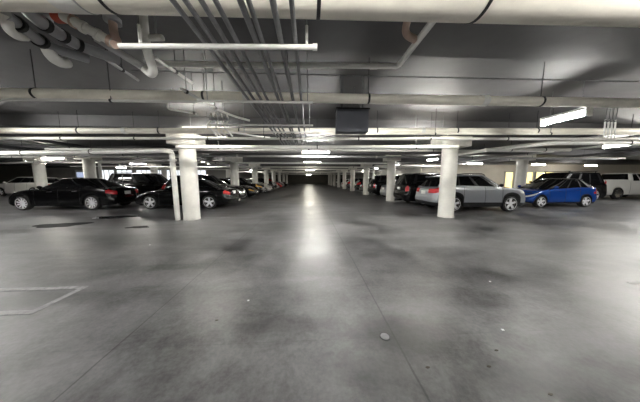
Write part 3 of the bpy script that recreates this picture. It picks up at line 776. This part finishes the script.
fit(e, 'trap_bend', [(-1.74, 2.37, 2.65), (-1.69, 2.38, 2.60), (-1.61, 2.32, 2.60), (-1.58, 2.22, 2.70), (-1.56, 2.16, 2.84), (-1.56, 2.16, BAND)], .04, 'white', .06)
fit(e, 'mount_plate', [(-1.48, 2.12, 2.80), (-1.36, 2.11, 2.80)], .026, 'white')
fit(e, 'mount_rod', [(-1.42, 2.115, 2.80), (-1.42, 2.115, BAND)], .008, 'galv')
pipe('branch_pipe', [(-1.80, 2.62, 2.90), (-1.74, 3.28, 2.92)], .02, 'white', 'slim white pipe slanting away under the nearest white bar', hang=(.5,))
pipe('branch_pipe', [(-2.40, 2.64, 2.90), (-2.48, 3.24, 2.92)], .018, 'grey', 'slim grey pipe slanting away beyond the drain couplings', hang=(.5,))
# four stubs at right
for i in range(4):
    x = 7.78+.1*i
    pipe('conduit_stub', [(x, 5.02, 3.0), (x, 5.0, 2.56)], .017, 'white', 'short white upright conduit at right, %s of four' % ['leftmost', 'second', 'third', 'rightmost'][i], group='upright conduit stubs', cat='conduit', couple=(.05, .5), seg=8, hang=(0,))
# hanging box
e = empty('hanging_box', (.81, 3.86, 2.35), 'blank dark grey box hanging over the aisle', 'hanging box')
b = MB().box(-.29, .29, -.11, .11, 0, .40); b.build('housing', M['box'], e, smooth=False)
MB().box(-.31, .31, -.12, .12, .40, .42).build('lid', M['plastic'], e, smooth=False)
for x in (-.2, .2): MB().box(x-.012, x+.012, -.02, .02, .42, SLAB-2.35).build('hanger_strap', M['galv'], e, smooth=False)
MB().box(-.16, .12, -.08, .08, .42, .50).build('junction_box', M['galv'], e, smooth=False)
# ------------------------------------------------------------------ floor things
def stripe(name, pts, w, label, grp):
    mb = MB()
    for si, (a, b) in enumerate(pts):
        a, b = Vector((*a, 0)), Vector((*b, 0)); d = (b-a).normalized(); nrm = Vector((-d.y, d.x, 0))*w/2
        q = [a-nrm-d*w/2, b-nrm+d*w/2, b+nrm+d*w/2, a+nrm-d*w/2]
        mb.prism([(p.x, p.y) for p in q], .0005, .003+.0006*si)
    return tag(mb.build(name, M['line'], smooth=False), label, 'floor marking', grp)
GM = 'painted stall markings'
stripe('stall_marking', [((-4.6, 2.27), (-3.1, 2.27)), ((-3.1, 2.27), (-3.1, 2.78)), ((-3.1, 2.78), (-4.6, 2.78))], .075, 'worn white hairpin marking on the floor at lower left', GM)
stripe('stall_marking', [((4.6, 2.46), (7, 2.46)), ((4.6, 2.46), (5.1, 2.30))], .06, 'worn white marking on the floor at the right edge', GM)
stripe('stall_marking', [((4.75, 8.0), (6.4, 8.0))], .08, 'white stall line beside the foot of the first right column', GM)
stripe('stall_marking', [((-4.0, 7.85), (-3.1, 7.85))], .08, 'white stall line at the foot of the first left column', GM)
def blob(name, x, y, rx, ry, m, label, cat, seed):
    rnd = random.Random(seed); n = 36; ph = [rnd.uniform(0, 6.28) for _ in range(5)]
    pts = []
    for i in range(n):
        a = 2*PI*i/n; r = 1+.16*math.sin(2*a+ph[0])+.12*math.sin(3*a+ph[1])+.09*math.sin(5*a+ph[2])+.05*math.sin(9*a+ph[3])
        pts.append((x+rx*r*math.cos(a), y+ry*r*math.sin(a)))
    return tag(MB().prism(pts, .0004, .0022).build(name, M[m], smooth=False), label, cat, 'wet and oily patches')
blob('oil_puddle', -8.05, 6.85, .62, .42, 'oil', 'dark oil patch on the floor below the black sedan, left one', 'puddle', 1)
blob('water_puddle', -7.65, 8.2, .75, .34, 'water', 'shallow water puddle just in front of the black sedan tail', 'puddle', 2)
blob('oil_puddle', -5.30, 6.40, .28, .18, 'oil', 'small dark oil spot left of the first left column', 'puddle', 3)
e = empty('floor_drain', (.71, 1.705, 0), 'small round metal drain cover in the dark stain', 'drain')
MB().lathe([(0, .0), (.040, .0), (.040, .006), (.034, .008), (0, .008)], 24).build('cover', M['steel'], e)
MB().lathe([(.041, 0), (.050, 0), (.048, .005), (.041, .005)], 24).build('rim', M['clad'], e)
for i, (x, y, lab, m) in enumerate([(2.62, 2.62, 'tiny white paper scrap on the floor at right', 'paper'), (1.90, 1.72, 'tiny white paper scrap right of the drain', 'paper'),
        (1.42, 1.36, 'dry leaf right of the drain, nearest the centre', 'leafm'), (1.62, 1.50, 'dry leaf right of the drain, farther one', 'leafm'), (1.66, 1.14, 'dry leaf near the lower right edge', 'leafm'),
        (-.98, 2.02, 'dry leaf left of the centre floor', 'leafm'), (-.75, 2.35, 'white paper crumb left of the centre floor', 'paper'), (-3.6, 4.6, 'white paper scrap in the left floor', 'paper'),
        (.10, 1.13, 'dry leaf at the bottom edge', 'leafm'), (.93, 1.38, 'dry leaf just below the drain', 'leafm')]):
    if m == 'leafm':
        tag(MB().prism([(x-.018, y), (x-.006, y-.009), (x+.012, y-.006), (x+.02, y+.003), (x+.004, y+.009), (x-.01, y+.007)], .001, .004).build('leaf', M[m], smooth=False), lab, 'leaf', 'litter on the floor')
    else:
        tag(MB().prism([(x-.012, y-.008), (x+.01, y-.01), (x+.014, y+.006), (x-.008, y+.011)], .001, .008).build('paper_scrap', M[m], smooth=False), lab, 'litter', 'litter on the floor')
# backlit panel on the left rear wall, glowing like a window
e = empty('wall_backlit_panel', (-31.7, 29.98, 0), 'pale blue and white backlit panel on the far left wall', 'sign')
MB().box(-.75, .75, -.05, 0, 1.55, 2.75).build('panel', M['plate'], e, smooth=False)
MB().box(-.55, .55, -.07, -.05, 1.75, 2.45).build('face', M['panelm'], e, smooth=False)

# ------------------------------------------------------------------ world and view
w = bpy.data.worlds.new('world'); scene.world = w; w.use_nodes = True
w.node_tree.nodes['Background'].inputs[0].default_value = (.5, .55, .6, 1)
w.node_tree.nodes['Background'].inputs[1].default_value = .05
scene.view_settings.view_transform = 'Standard'; scene.view_settings.look = 'None'
scene.view_settings.gamma = 1; scene.view_settings.use_curve_mapping = False
scene.view_settings.exposure = 2.72
scene.cycles.max_bounces = 8; scene.cycles.diffuse_bounces = 5; scene.cycles.sample_clamp_indirect = 6
